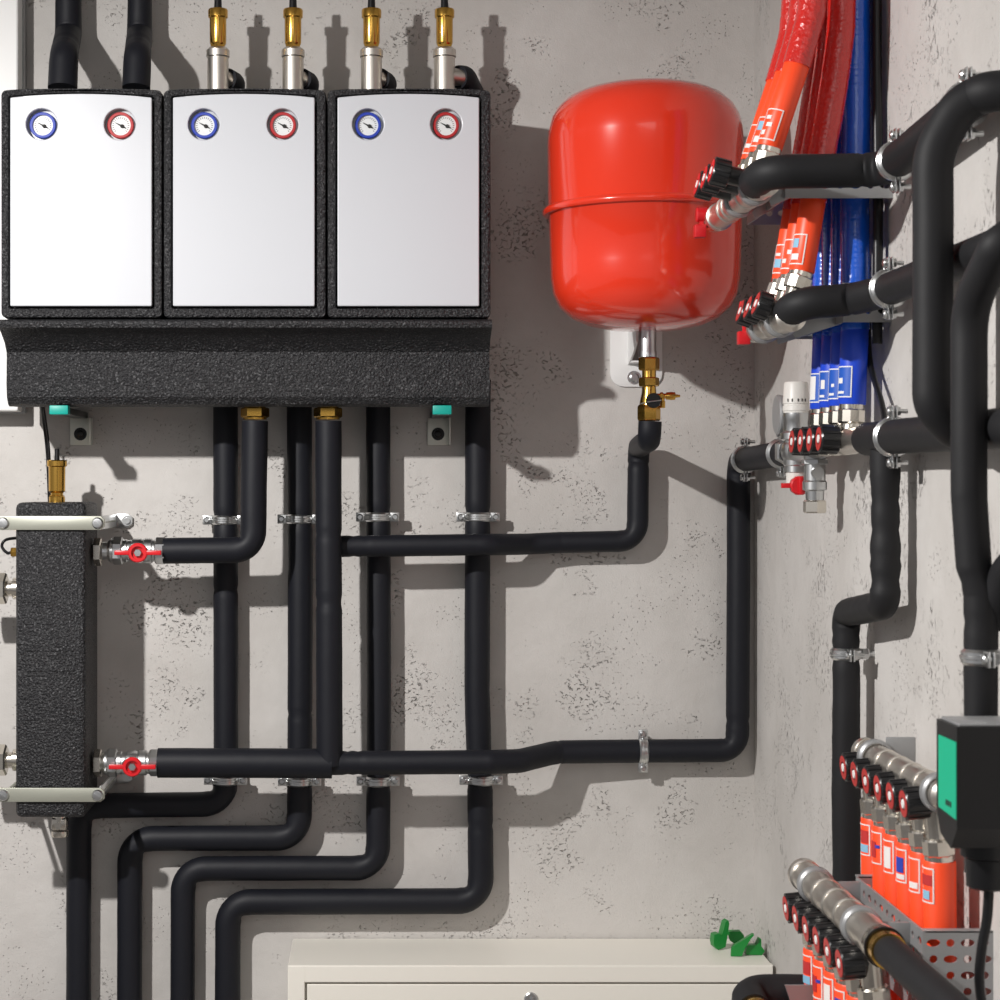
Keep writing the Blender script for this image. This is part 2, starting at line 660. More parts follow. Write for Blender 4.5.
header_strut('turquoise-capped strut and wall plate under the left end of the header', 59.8)
header_strut('turquoise-capped strut and wall plate under the right end of the header', 442)

# ------------------------------------------------------------------ pipes above the pumps
foam('bare black insulated pipe at top left, nearest the white casing', [at(68.5, -45, .05), at(68.5, 34, .05), at(64, 56, .14), at(62.5, 88.5, .15)], .0205, .03, r_end=.0228,
     group='pipes rising from the left pump unit', seams=(at(66, 48, .11),))
foam('second black insulated pipe at top left, right of the first one', [at(140, -45, .05), at(139.5, 34, .05), at(137.5, 56, .14), at(136, 88.5, .15)], .0190, .03, r_end=.0220,
     group='pipes rising from the left pump unit', seams=(at(138, 46, .11),))


def air_vent(px, label, lab2):
    d = .115
    side = px > 440
    k = (D - d) / F
    b = at(px, 94, d)
    t = Thing('air_vent', label, 'air vent', b, 'brass air vents')
    z = lambda y: (94 - y) * k
    body = MB().lathe(b, Z, [(0, 10.6 * k), (z(58), 10.6 * k), (z(57), 11.6 * k), (z(50.5), 11.6 * k), (z(49), 10 * k), (z(48), 9 * k), (z(48), 0)], 32)
    st = b + Z * z(76)
    sv = V((.030, .012, 0)) if side else V((.016, .018, -.004))
    body.cyl(st, st + sv, .0135, seg=24)
    t.part('separator_body', body, 'satin')
    h = MB().lathe(b, Z, [(z(49), 0), (z(49), 6.5 * k), (z(46), 6.8 * k), (z(44.5), 7.6 * k), (z(43), 8.2 * k), (z(18.5), 8.4 * k), (z(17.5), 9.8 * k), (z(11), 10 * k), (z(9.5), 9.4 * k), (z(9.3), 0)], 32)
    h.hexn(b + Z * z(48.5), b + Z * z(43.5), 8 * k)
    t.part('vent_head', h, 'brass', label='brass head')
    t.part('cap', MB().cyl(b + Z * z(9.5), b + Z * z(-2), 4.0 * k, 3.6 * k, 14, .001), 'dark')
    s2 = st + sv * .75
    if side:
        pp = [s2, s2 + V((.010, .010, .002)), s2 + V((.028, .050, -.022)), s2 + V((.028, .060, -.2))]
    else:
        pp = [s2, s2 + V((.010, .02, -.002)), s2 + V((.006, .058, -.012)), s2 + V((.006, .060, -.2))]
    foam(lab2, pp, .0185, .024, group='elbows behind the air vents')


for px, a, b in ((218, 'brass air vent over the middle pump unit, left one', 'short black elbow behind the first brass air vent'),
                 (293, 'brass air vent over the middle pump unit, right one', 'short black elbow behind the second brass air vent'),
                 (371.5, 'brass air vent over the right pump unit, left one', 'short black elbow behind the third brass air vent'),
                 (444.5, 'brass air vent over the right pump unit, with open side stub', 'black elbow right of the last air vent, at the corner of the pump unit')):
    air_vent(px, a, b)

# ------------------------------------------------------------------ pipes on the back wall
RD, FR = .030, .120
G1 = 'black pipes behind the header going down'
RB = {'d': .04}
foam('leftmost rear pipe, turning left and passing behind the black separator', [at(225.5, 380, RD), at(226, 804, RD), at(79, 806, RD), at(78.5, 1040, RD)], .0200, RB,
     group=G1, seams=(at(225, 590, RD),), grooves=(at(223.5, 520, RD), at(224, 780, RD)))
foam('second rear pipe, dropping to the outermost lower-left bend', [at(299, 380, RD), at(300.5, 560, RD), at(299.5, 838, RD), at(130, 838.5, RD), at(129.5, 1040, RD)], .0203, RB,
     group=G1, seams=(at(299, 716, RD), at(299, 715, RD)), grooves=(at(298, 519, RD), at(299, 781, RD)))
foam('third rear pipe, stepping left above the lowest bend', [at(378, 380, RD), at(379, 700, RD), at(378, 868, RD), at(183, 868.5, RD), at(182.5, 1040, RD)], .0198, RB,
     group=G1, grooves=(at(377, 517, RD), at(378, 781, RD)))
foam('fourth rear pipe, rightmost, with the lowest bend to the left', [at(478, 380, RD), at(477.5, 560, RD), at(477, 690, RD), at(480, 790, RD), at(481, 901, RD), at(228, 902, RD), at(227.5, 1040, RD)], .0207, RB,
     group=G1, seams=(at(480, 823, RD),), grooves=(at(478, 517, RD), at(481, 781, RD)))

foam('front pipe from the left brass nut bending to the upper red valve', [at(255, 421, FR), at(253, 549.8, .122), at(163.5, 550.8, .122)], .0205, .032)
foam('thick front pipe dropping from the right brass nut to the low tee', [at(328.5, 421, FR), at(328.5, 540, FR), at(329, 600, FR), at(329.5, 765, .124)], .0208,
     seams=(at(328, 537, FR), at(329, 602, FR), at(329, 607, FR)))
TD = .27
foam('long pipe from the tee to the brass valve under the red tank', [at(338, 546.5, .095), at(490, 544.5, .092), at(530, 544, .04), at(560, 542.5, .034), at(637.5, 541, .034), at(638.5, 447, .034), at(649.5, 440, TD), at(650, 421.5, TD)],
     .0172, {'d': .05, 4: .034, 5: .028, 6: .02}, seams=(at(356, 546, FR), at(366, 546, FR), at(639, 463, .034)))
foam('low pipe from the lower red valve to the tee', [at(158, 762.8, .122), at(240, 763, .122), at(332, 763.5, .122)], .0232)
foam('low pipe from the tee along to the right corner and up', [at(322, 763.0, .120), at(420, 762.5, FR), at(490, 762, FR), at(520, 761, .10), at(556, 752, .045), at(640, 751, .031), at(737.5, 750.5, .031), at(738.5, 560, .031), V((.587, -.031, CZ + .0395)), V((.585, -.30, CZ + .044)), V((.585, -.45, CZ + .0468))],
     .0188, {'d': .032, 3: .06, 4: .06, 8: .032, 9: .3}, seams=(at(346, 763, FR), at(357, 763, FR), at(558, 752, .045), at(737, 722, .031)))

UC = V((1, 0, 0))
for px, py, lb in ((224.5, 520, 'zinc clamp on the leftmost rear pipe, upper row'), (299, 519, 'zinc clamp on the second rear pipe, upper row'),
                   (377.5, 517, 'zinc clamp on the third rear pipe, upper row'), (478, 517, 'zinc clamp on the fourth rear pipe, upper row'),
                   (225.5, 780, 'zinc clamp on the leftmost rear pipe, lower row'), (299.5, 781, 'zinc clamp on the second rear pipe, lower row'),
                   (378, 781, 'zinc clamp on the third rear pipe, lower row'), (481, 780, 'zinc clamp on the fourth rear pipe, lower row')):
    clamp(lb, at(px, py, RD), Z, X, Y, RD, .0188)
clamp('zinc clamp on the low horizontal pipe near the right corner', at(643, 751, .031), X, Z, Y, .031, .0186)

# ------------------------------------------------------------------ hydraulic separator
sd0, sd1 = .058, .190
sx0, sx1 = at(15, 0, sd1).x, at(85.5, 0, sd1).x
sz1, sz0 = at(0, 502.5, sd1).z, at(0, 818, sd1).z
sc = (sx0 + sx1) / 2
t = Thing('hydraulic_separator', 'tall black foam-cased separator with two zinc straps, at the left edge', 'separator', V((sc, 0, sz0)))
hb = MB().box(V((sc, -(sd0 + sd1) / 2, (sz0 + sz1) / 2)), (sx1 - sx0, sd1 - sd0, sz1 - sz0), .009, seg=3)
k = (D - sd1) / F
for y, x0, x1, th in ((650.5, 25, 75, .5), (670.5, 25, 75, .9), (719.5, 21, 38, .6), (719.5, 62, 82, .6), (602, 24, 50, .4)):
    hb.box(at((x0 + x1) / 2, y, sd1 + .0003), ((x1 - x0) * k, .0016, th * 2 * k), .0004)
for x in (25, 75):
    hb.box(at(x, 660.5, sd1 + .0003), (.7 * k, .0014, 20 * k), .0003)
for r_ in range(4):
    for c_ in range(2):
        hb.lathe(at(24 + 35 * c_, 698 + 12 * r_, sd1 - .0004), -Y, [(0, 2.2 * k), (.0012, 1.6 * k), (.0014, 0)], 10)
t.part('casing', hb, 'epp')
for y in (523, 795):
    c = at(50.5, y, sd1 + .0045)
    b = MB().plate([[(-54 * k, -7 * k), (50 * k, -7 * k), (54 * k, -3.5 * k), (54 * k, 3.5 * k), (50 * k, 7 * k), (-54 * k, 7 * k)]], c + Y * .003, X, Z, -Y, .0035, .0008)
    xe = c.x + 47 * k
    for xq in (xe, c.x - 47 * k):
        b.cyl(V((xq, c.y, c.z)), V((xq, -.02, c.z)), .004, seg=10)
    sg = t.part('strap', b, 'zinc', label='zinc clamping strap')
    for xq in (xe, c.x - 47 * k):
        bb = MB().lathe(V((xq, c.y - .0005, c.z)), -Y, [(0, .0088), (.002, .0088), (.0045, .007), (.0052, 0)], 18)
        bb.box(V((xq, c.y - .0055, c.z)), (.011, .0016, .0018), 0, Matrix.Rotation(.5, 3, 'Y'))
        t.part('bolt', bb, 'steel', sg)
    w = MB()
    wx = c.x + 51 * k
    w.box(V((wx - .004, -.092, c.z)), (.003, .178, .021), .0008)
    w.plate([[(0, -.0115), (.019, -.0115), (.026, -.006), (.026, .006), (.019, .0115), (0, .0115)]], V((wx - .003, -.0035, c.z)), X, Z, -Y, .003, .0006)
    w.lathe(V((wx + .0145, -.0062, c.z)), -Y, [(0, .0085), (.001, .0085), (.001, .0055), (.005, .005), (.005, 0)], 16)
    t.part('wall_tab', w, 'steel')
v = at(57, 503, .12)
kk = (D - .12) / F
zz = lambda y: (503 - y) * kk
h = MB().lathe(v, Z, [(-.004, 8 * kk), (zz(497), 8 * kk), (zz(496), 6 * kk), (zz(493), 6.2 * kk), (zz(491), 8.2 * kk), (zz(467), 8.4 * kk), (zz(466), 10 * kk), (zz(461), 10 * kk), (zz(460), 9.2 * kk), (zz(460), 0)], 30)
h.hexn(v + Z * zz(500), v + Z * zz(495), 8 * kk)
vb = t.part('vent', h, 'brass', label='brass air vent')
t.part('cap', MB().cyl(v + Z * zz(461), v + Z * zz(449), 2.7 * kk, 2.4 * kk, 12, .001), 'dark', vb)
v = at(60, 818, .12)
b = MB().cyl(v + Z * .004, v - Z * .016, .0115, seg=20)
b.box(v - Z * .008, (.024, .022, .02), .003)
b.lathe(v - Z * .02, -Z, [(0, .0135), (.006, .0135), (.009, .0125), (.009, 0)], 24)
b.cyl(v + V((-.001, -.009, -.01)), v + V((-.001, -.0125, -.01)), .0055, seg=14)
t.part('drain_plug', b, 'nickel', label='nickel drain plug')
for y in (588.5, 760):
    c = at(16, y, .12)
    b = MB().cyl(c + X * .004, c - X * .004, .017, seg=24)
    b.cyl(c, c - X * .016, .0125, seg=24)
    b.hexn(c - X * .014, c - X * .036, .0245, Z)
    b.cyl(c - X * .036, c - X * .07, .017, seg=24)
    t.part('port', b, 'nickel', label='nickel pipe port')
for y in (552, 763):
    c = at(98, y, .122)
    b = MB().hexn(c - X * .006, c + X * .006, .022, Z)
    t.part('port', b, 'nickel', label='nickel pipe port')
c = at(15, 552, .14)
t.part('sensor', MB().hexn(c + X * .006, c - X * .006, .008), 'brass', label='small brass sensor')
cable('thin black wire looping into the brass sensor of the separator', [c - X * .004, c + V((-.012, -.002, -.001)), c + V((-.020, -.002, .009)), c + V((-.014, .0, .019)), c + V((.004, .02, .022)), c + V((.01, .066, .024))], .0024)
cable('thin black wire hanging from the header beside the separator vent', [at(40, 402, .09), at(43.5, 420, .05), at(47, 450, .035), at(48.5, 480, .03), at(50, 520, .016)], .0026)
cable('thinner black wire hanging just right of the other wire by the separator vent', [at(43, 403, .08), at(47, 430, .055), at(49.5, 455, .05), at(50.5, 500, .024)], .0018)


def ball_valve(label, px, py, d):
    k = (D - d) / F
    c = at(px, py, d)
    t = Thing('ball_valve', label, 'valve', c, 'red-handled ball valves')
    P = lambda x: c + X * (x * k)
    b = MB().cyl(P(-34), P(-19), 9 * k, seg=24)
    b.lathe(P(-16), X, [(0, 9 * k), (1 * k, 11.2 * k), (6 * k, 11.4 * k), (7 * k, 10.6 * k), (11 * k, 10.6 * k), (12 * k, 12.2 * k), (20 * k, 12.4 * k), (21.5 * k, 11.6 * k), (23 * k, 11.6 * k), (24 * k, 12.6 * k), (31 * k, 12.4 * k), (32 * k, 11 * k), (36 * k, 11 * k)], 32)
    b.hexn(P(18), P(29), 13.5 * k, Z)
    b.lathe(c, -Y, [(0, .013), (.024, .012), (.026, .009), (.026, 0)], 24)
    t.part('body', b, 'steel')
    n = MB().hexn(P(-24), P(-14), 14.2 * k, Z)
    n.lathe(P(-29), X, [(0, 9.5 * k), (3 * k, 12 * k), (6 * k, 12 * k)], 28)
    t.part('union_nut', n, 'steel')
    h = MB()
    hc = c - Y * .029 + V((3.2 * k, 0, -.002))
    h.ring(hc, Y, 6.4 * k, 9.6 * k, .008, 36)
    h.cyl(hc + Y * .004, hc + Y * .002, 9 * k, seg=30)
    for sg in (-1, 1):
        h.box(hc + X * sg * 15.5 * k, (15.5 * k, .007, 4.6 * k), .0014)
    ho = t.part('handle', h, 'hred', label='red butterfly handle')
    t.part('handle_screw', MB().hexn(hc + Y * .002, hc - Y * .004, 4 * k), 'steel', ho)


ball_valve('upper red-handled ball valve beside the black separator', 137, 550.8, .122)
ball_valve('lower red-handled ball valve beside the black separator', 131.5, 762.8, .122)

# ------------------------------------------------------------------ red expansion tank
TD = .27
k = (D - TD) / F
tc = at(645, 205, TD)
t = Thing('expansion_tank', 'glossy red expansion tank hung on the wall', 'tank', V((tc.x, tc.y, at(0, 328, TD).z)))
z = lambda y: (205 - y) * k
prof = [(z(331), 0), (z(331), 14 * k), (z(329.5), 34 * k), (z(325.5), 55 * k), (z(318), 72.5 * k), (z(307), 84.5 * k), (z(294), 91 * k), (z(280), 93.4 * k), (z(268), 94 * k), (z(216), 95.5 * k), (z(215), 97 * k), (z(208), 97 * k), (z(207), 96.3 * k)]
prof += [(z(142), 97 * k), (z(130), 96 * k), (z(118), 93 * k), (z(108), 87.5 * k), (z(99), 78 * k), (z(93), 66 * k), (z(89), 51 * k), (z(86.5), 33 * k), (z(86), 14 * k), (z(86), 0)]
t.part('shell', MB().lathe(tc, Z, prof, 96), 'red', smooth=60)
t.part('seam', MB().torus(tc + Z * z(211.5), Z, 98.2 * k, 4.0 * k, 96, 12), 'red')
nb = at(647.5, 325, TD)
n = MB().lathe(nb + Z * .012, -Z, [(0, .0195), (.016, .0195), (.018, .0128), (.050, .0128), (.052, .0135), (.060, .0135), (.060, 0)], 28)
t.part('nozzle', n, 'steel', label='bare steel nozzle')
br = at(636, 352, 0)
t = Thing('tank_bracket', 'white rounded wall bracket behind the tank nozzle', 'bracket', br)
kk = D / F
pl = [(-26 * kk, 60 * kk), (-26 * kk, -22 * kk)] + [(-26 * kk + 14 * kk * (1 - math.cos(a)), -22 * kk - 13 * kk * math.sin(a)) for a in (.4, .8, 1.2, 1.57)] + \
     [(14 * kk, -35 * kk)] + [(12 * kk + 14 * kk * math.sin(a), -22 * kk - 13 * kk * math.cos(a)) for a in (.4, .8, 1.2, 1.57)] + [(26 * kk, 60 * kk)]
b = MB().plate([pl], br, X, Z, -Y, .005, .001)
b.plate([[(0, 0), (.0, -.034), (.060, -.020), (.098, -.004), (.098, .03), (0, .04)]], br + V((.006, -.004, .008)), -Y, Z, X, .003)
b.plate([[(0, 0), (.0, -.034), (.060, -.020), (.098, -.004), (.098, .03), (0, .04)]], br + V((-.014, -.004, .012)), -Y, Z, X, .003)
b.box(br + V((.0, -.022, -.018)), (.024, .036, .003), .0006)
t.part('plate', b, 'casing')
t.part('bolt', MB().lathe(br + V((-.004, -.005, -.042)), -Y, [(0, .011), (.0015, .011), (.0015, .008), (.006, .0075), (.0075, .005), (.0075, 0)], 18), 'steel')

vb = at(649, 405, TD)
k = (D - TD) / F
t = Thing('tank_valve', 'brass service valve between the tank nozzle and the black pipe', 'valve', vb)
z = lambda y: vb + Z * ((405 - y) * k)
b = MB().hexn(z(421), z(405), 11.5 * k, X)
b.lathe(z(407), Z, [(0, 8 * k), (2 * k, 9.5 * k), (7 * k, 8.8 * k), (14 * k, 7.2 * k), (20 * k, 6.8 * k), (21 * k, 7.5 * k), (30 * k, 7 * k), (38 * k, 7 * k)], 26)
b.hexn(z(386.5), z(377.5), 10.2 * k, X)
b.lathe(z(372), Z, [(0, 6.5 * k), (6 * k, 6.5 * k)], 24)
t.part('body', b, 'brass')
t.part('union_nut', MB().hexn(z(370.5), z(357.5), 10.5 * k, X), 'brass')
p0 = z(396) + X * 5 * k
b = MB().cyl(p0, p0 + X * 12 * k, 2.6 * k, seg=14)
b.hexn(p0 + X * 6 * k, p0 + X * 9 * k, 3.8 * k, Z)
b.lathe(p0 + X * 12 * k, X, [(0, 2 * k), (0, 3.6 * k), (5 * k, 4.2 * k), (9 * k, 3.8 * k), (9.5 * k, 1.8 * k), (14 * k, 1.2 * k), (14 * k, 0)], 18)
b.lathe(p0 + X * 8.5 * k, -Z, [(0, 2 * k), (5 * k, 2.2 * k), (5.5 * k, 2.8 * k), (12 * k, 2.6 * k), (12 * k, 0)], 16)
t.part('drain_port', b, 'brass')
kc = z(401) + V((3 * k, -8 * k, 0))
kb = t.part('knob', MB().lathe(kc + Y * 4 * k, -Y, [(0, 7.5 * k), (6 * k, 7.6 * k), (7 * k, 6.8 * k), (7 * k, 0)], 26), 'dark', label='round black knob')
t.part('tie_wire', MB().tube([kc + V((-12 * k, 2 * k, -3 * k)), kc + V((-4 * k, -4 * k, -1.2 * k)), kc + V((7.5 * k, -4 * k, .3 * k))], .0009, 8), 'steel', kb)

# ------------------------------------------------------------------ cream cabinet with clips on it
cd = .168
cz = CZ - .7391
cx0, cx1 = at(288, 0, cd).x, XW - .006
k = (D - cd) / F
t = Thing('meter_cabinet', 'cream metal wall cabinet at the bottom of the picture', 'cabinet', V(((cx0 + cx1) / 2, 0, 0)))
W_, H_ = cx1 - cx0, cz
c = V(((cx0 + cx1) / 2, 0, cz / 2))
b = MB().box(c + V((0, -(cd - .004) / 2 - .0015, 0)), (W_, cd - .007, H_), .002)
fw = 17 * k
b.plate([[(-W_ / 2, -H_ / 2), (W_ / 2, -H_ / 2), (W_ / 2, H_ / 2), (-W_ / 2, H_ / 2)],
         [(-W_ / 2 + fw, -H_ / 2 + fw), (W_ / 2 - fw, -H_ / 2 + fw), (W_ / 2 - fw, H_ / 2 - fw), (-W_ / 2 + fw, H_ / 2 - fw)]],
        c - Y * (cd - .006), X, Z, -Y, .016, .0015)
b.box(V((cx0 + fw - .0004, -cd - .0101, cz - fw / 2)), (.0007, .0006, fw * .9))
b.box(V((cx1 - fw, -cd - .0101, cz - fw / 2)), (.0007, .0006, fw * .9))
t.part('body', b, 'cream', smooth=6)
dw, dh = W_ - 2 * fw - .007, H_ - 2 * fw - .006
dc = c + V((0, -cd + .002, 0))
do = t.part('door', MB().box(dc - Y * .004, (dw, .012, dh), .0015), 'cream', smooth=6)
lc = at(531, 999, cd + .009)
lk = MB().lathe(lc + Y * .003, -Y, [(0, .0105), (.004, .0105), (.0055, .0085), (.0055, .006), (.003, .0055), (.003, 0)], 24)
lk.box(lc - Y * .001, (.002, .006, .010), .0004, Matrix.Rotation(.5, 3, 'Y'))
t.part('lock', lk, 'steel', do, 'round chrome lock')


def wedge(label, poly, base_py, depth, lean=0.):
    """a little plastic wedge standing on the cabinet top: side outline, thickness in depth"""
    tt = (CZ - cz) * F / (base_py - CY)
    kk = tt / F
    bx = sum(p[0] for p in poly) / len(poly)
    o = V(((bx - CX) * kk, tt - D, cz + .0003))
    by = max(p[1] for p in poly)
    m = Matrix.Rotation(lean, 3, 'Z')
    b = MB().plate([[((p[0] - bx) * kk, (by - p[1]) * kk) for p in poly][::-1]], o, m @ X, Z, m @ Y, depth, .0012)
    single('levelling_wedge', b, 'green', label, 'wedge', o, 'green tile wedges')


wedge('green plastic wedge standing on end with its tip up, leftmost on the cabinet', [(713, 941), (714, 934), (719, 933), (722, 936), (726, 922), (729, 920.5), (730, 924), (728, 936), (726, 947), (718, 949.5), (714, 946)], 950, .016, .25)
wedge('green plastic wedge lying flat behind the others', [(727, 934), (740, 933.5), (744, 938), (744, 946), (736, 947), (730, 943)], 945, .014, -.1)
wedge('green plastic wedge pointing up to the right, in front', [(731, 956.5), (731.5, 949), (734, 946), (752, 934), (754, 934.5), (751, 938), (745, 948), (742, 956)], 957, .014, -.15)
wedge('green plastic wedge with a thin spike, nearest the right wall', [(746, 955), (746, 946), (757, 945.5), (760, 939), (761.5, 940), (761.5, 947), (765, 952), (762, 956)], 955.5, .013, .1)

# ------------------------------------------------------------------ right wall: pipes running toward the camera
RW = .0195
WX = XW - .035
G2 = 'black pipes along the right wall'
foam('topmost right-wall pipe, from the upper red manifold to an elbow into the wall', [on(.447, .356, 2.235), on(.447, .3585, 2.175), on(WX, .360, 2.172), on(WX, .3775, 1.826), on(XW - .002, .378, 1.812)],
     RW, {'d': .030, 2: .032, 3: .028}, 'foam_dk', group=G2, seams=(on(.558, .36, 2.172), on(WX, .373, 1.91)))
foam('upright pipe left of the right edge, linking the top and third wall pipes', [on(.582, .376, 1.838), on(.566, .366, 1.846), on(.545, .325, 1.856), on(.545, .078, 1.856), on(.566, .056, 1.862), on(.580, .054, 1.885)],
     RW, {'d': .05, 2: .08, 3: .04}, 'foam_dk', group=G2)
foam('middle right-wall pipe, from the second red manifold to the upright at the right edge', [on(.495, .206, 2.27), on(.495, .214, 2.24), on(.562, .2185, 2.238), on(WX, .222, 2.185), on(WX, .224, 1.715), on(.560, .219, 1.700), on(.5515, .165, 1.764), on(.5515, -.010, 1.764), on(.556, -.075, 1.764), on(.5625, -.100, 1.764), on(.5627, -.36, 1.764)],
     RW, {'d': .030, 4: .03, 5: .04, 6: .06, 7: .1}, 'foam_dk', group=G2, r_end=.0150, seams=(on(.560, .2185, 2.238), on(.56, -.088, 1.764), on(.5627, -.125, 1.764)))
foam('third right-wall pipe, from the blue manifold toward the camera', [on(.580, .054, 2.238), on(WX, .054, 2.1), on(WX, .052, 1.55)], RW, .03, 'foam_dk', group=G2)
foam('short pipe entering from the right edge below the third wall pipe', [on(.588, -.055, 1.60), on(.585, -.075, 1.742), on(.574, -.125, 1.775)], .0185, .05, 'foam_dk', group=G2)
foam('lumpy taped pipe dropping from the blue manifold and stepping back along the wall', [on(WX, .040, 2.172), on(WX, -.137, 2.172), on(WX, -.158, 2.352), on(WX + .002, -.74, 2.36)], .0172, .022, 'foam_dk', group=G2, wob=.05,
     seams=(on(WX, -.035, 2.172), on(WX, 0.0, 2.172), on(WX, -.183, 2.352), on(WX, -.085, 2.172)), grooves=(on(WX, -.209, 2.353), on(WX, -.110, 2.172), on(WX, -.055, 2.172), on(WX, -.018, 2.172)))
clamp('zinc clamp on the topmost wall pipe, beside the blue hoses', on(WX, .3625, 2.125), Y, Z, X, XW - WX, RW)
clamp('zinc clamp on the topmost wall pipe, at its far right elbow', on(WX, .3752, 1.872), Y, Z, X, XW - WX, RW)
clamp('zinc clamp on the middle wall pipe', on(WX, .2228, 2.155), Y, Z, X, XW - WX, RW)
clamp('zinc clamp on the third wall pipe, right of the blue sleeves', on(WX, .054, 2.138), Y, Z, X, XW - WX, RW)
clamp('zinc clamp on the taped pipe below its step', on(WX, -.209, 2.353), Z, -Y, X, XW - WX, .0165)
clamp('zinc clamp on the thick pipe at the right edge', on(.5627, -.1597, 1.764), Z, -Y, X, XW - .5627, .0158)
clamp('zinc clamp where the corner pipe turns onto the right wall', V((.5858, -.092, CZ + .0402)), Y, Z, X, XW - .585, .0188)
clamp('zinc clamp at the end of the corner pipe, by the thermostat valve', on(.585, .0455, 2.735), Y, Z, X, XW - .585, .0188)

# ------------------------------------------------------------------ manifolds
SR = .0152


def manifold(label, bx, bz, t0, t1, n, tf, tilt, up, kf, ko, so, group, ring='cap_ring', kr=.0165, br=.0160, kl=.021, pitch=.05):
    a = math.radians(tilt)
    O = V((math.sin(a), 0, math.cos(a) * up))
    K = V((-math.cos(a), 0, math.sin(a) * up))
    o = on(bx, bz, t0)
    L = t1 - t0
    t = Thing('manifold', label, 'manifold', o, group)
    prof = [(0, br * .8), (.004, br * 1.12), (.014, br * 1.12), (.016, br)]
    for i in range(n):
        s = tf - t0 + i * pitch
        prof += [(s - .016, br), (s - .011, br * 1.05), (s + .011, br * 1.05), (s + .016, br)]
        if i < n - 1:
            m = s + pitch / 2
            prof += [(m - .0035, br), (m - .003, br * 1.09), (m - .0005, br * 1.09), (m, br * .99), (m + .0005, br * 1.09), (m + .003, br * 1.09), (m + .0035, br)]
    for q in range(1, 4):
        m = tf - t0 + (n - 1) * pitch + .012 + q * .028
        if m < L - .02:
            prof += [(m - .004, br), (m - .0035, br * 1.1), (m + .0035, br * 1.1), (m + .004, br)]
    prof += [(L - .012, br), (L - .011, br * 1.12), (L, br * 1.12)]
    prof = sorted(prof, key=lambda q: q[0])
    t.part('bar', MB().lathe(o, Y, prof, 28), 'satin')
    outs = []
    for i in range(n):
        c = on(bx, bz, tf + i * pitch)
        b = MB().lathe(c + O * .004, O, [(0, br * .95), (.014, .0118), (so - .026, .0118), (so - .023, .0150), (so - .004, .0150)], 24)
        b.lathe(c + O * (so - .023), O, [(0, .0150), (.002, .0166), (.016, .0166), (.018, .0150)], 10, K)
        t.part('outlet', b, 'nickel')
        kb = c + O * ko
        k_ = MB()
        k_.cyl(kb, kb + K * (kf - kl + .002), .0110, seg=18)
        k_.lathe(kb + K * (kf - kl), K, [(0, kr * .9), (.001, kr * .97), (kl - .002, kr * .97), (kl, kr * .88), (kl, 0)], 28)
        for q in range(12):
            an = 2 * math.pi * q / 12
            u, w = perp(K)
            dr = u * math.cos(an) + w * math.sin(an)
            k_.box(kb + K * (kf - kl / 2) + dr * kr * .97, (kl * .92, kr * .25, .0022), .0006, Matrix((K, K.cross(dr), dr)).transposed())
        ko_ = t.part('knob', k_, 'knob', label='black ribbed knob')
        t.part('face_ring', MB().ring(kb + K * kf, K, kr * .42, kr * .84, .0014, 28), ring, ko_, 'red ring on the knob face')
        t.part('face_mark', MB().lathe(kb + K * kf, K, [(0, kr * .30), (.0012, kr * .27), (.0012, 0)], 16), 'decal', ko_, 'pale mark on the knob face')
        outs.append((c + O * so, O, K))
    return t, outs


def sticker(t, par, o, ax, ref, r, h0, h1, half, marks, frame='decal', ground=None):
    """white outline frame with small pictogram marks"""
    if ground:
        t.part('sticker_ground', MB().patch(o, ax, ref, r + .0001, -half, half, h0, h1), ground, par)
    w = .0014
    a = w / r
    f = MB()
    f.patch(o, ax, ref, r + .0003, -half, -half + a, h0, h1, 2)
    f.patch(o, ax, ref, r + .0003, half - a, half, h0, h1, 2)
    f.patch(o, ax, ref, r + .0003, -half, half, h0, h0 + w)
    f.patch(o, ax, ref, r + .0003, -half, half, h1 - w, h1)
    st = t.part('sticker', f, frame, par, 'white-framed sticker')
    for (m, x0, x1, y0, y1) in marks:
        q = MB().patch(o, ax, ref, r + .0003, -half + 2 * half * x0, -half + 2 * half * x1, h0 + (h1 - h0) * y0, h0 + (h1 - h0) * y1, 3)
        t.part('pictogram', q, m, st)


def sleeve(label, p, q, m, group, marks, ref, h0, h1, half=.75, ground=None, r=SR):
    ax = (q - p).normalized()
    L = (q - p).length
    t = Thing('pipe_sleeve', label, 'sleeve', p, group)
    b = t.part('tube', MB().lathe(p, ax, [(0, r * .8), (0, r * .96), (.0012, r), (L - .0012, r), (L, r * .96), (L, r * .8)], 32), m)
    sticker(t, b, p, ax, ref, r, h0, h1, half, marks, ground=ground)


O3 = ('nearest', 'middle', 'farthest')
ORD = ('nearest', 'second', 'third', 'farthest')
MK = [[('decal', .15, .4, .15, .3), ('decal', .35, .65, .42, .55), ('decal', .2, .5, .66, .78)],
      [('decal', .2, .7, .15, .35), ('dcyan', .2, .6, .55, .85)],
      [('decal', .15, .5, .2, .34), ('decal', .5, .8, .5, .64)],
      [('dcyan', .2, .7, .2, .5), ('decal', .2, .6, .6, .7)]]
GS = 'supply manifolds on the right wall'
# upper red manifold
_, outs = manifold('upper red-hose manifold sticking out by the tank', (.456), .355, 2.215, 2.52, 3, 2.25, 14, 1, .060, .003, .045, GS, 'hred', br=.0165)
for i, (p, O, K) in enumerate(outs):
    q = p + V((.0360, 0, .109))
    sleeve('orange sleeve on the upper manifold, %s outlet' % O3[i], p, q, 'orange', 'orange sleeves of the upper manifold', MK[i], V((-.71, -.71, 0)), .006, .044, .8)
    hose('crimson corrugated hose leaving the %s sleeve of the upper manifold' % O3[i],
         [q - (q - p).normalized() * .012, q + V((.0115, .0, .042)), q + V((.0150, 0, .067)), q + V((.0175, 0, .11)), q + V((.02, 0, .24))], .0168, 'hose_r', 'crimson hoses of the upper manifold')
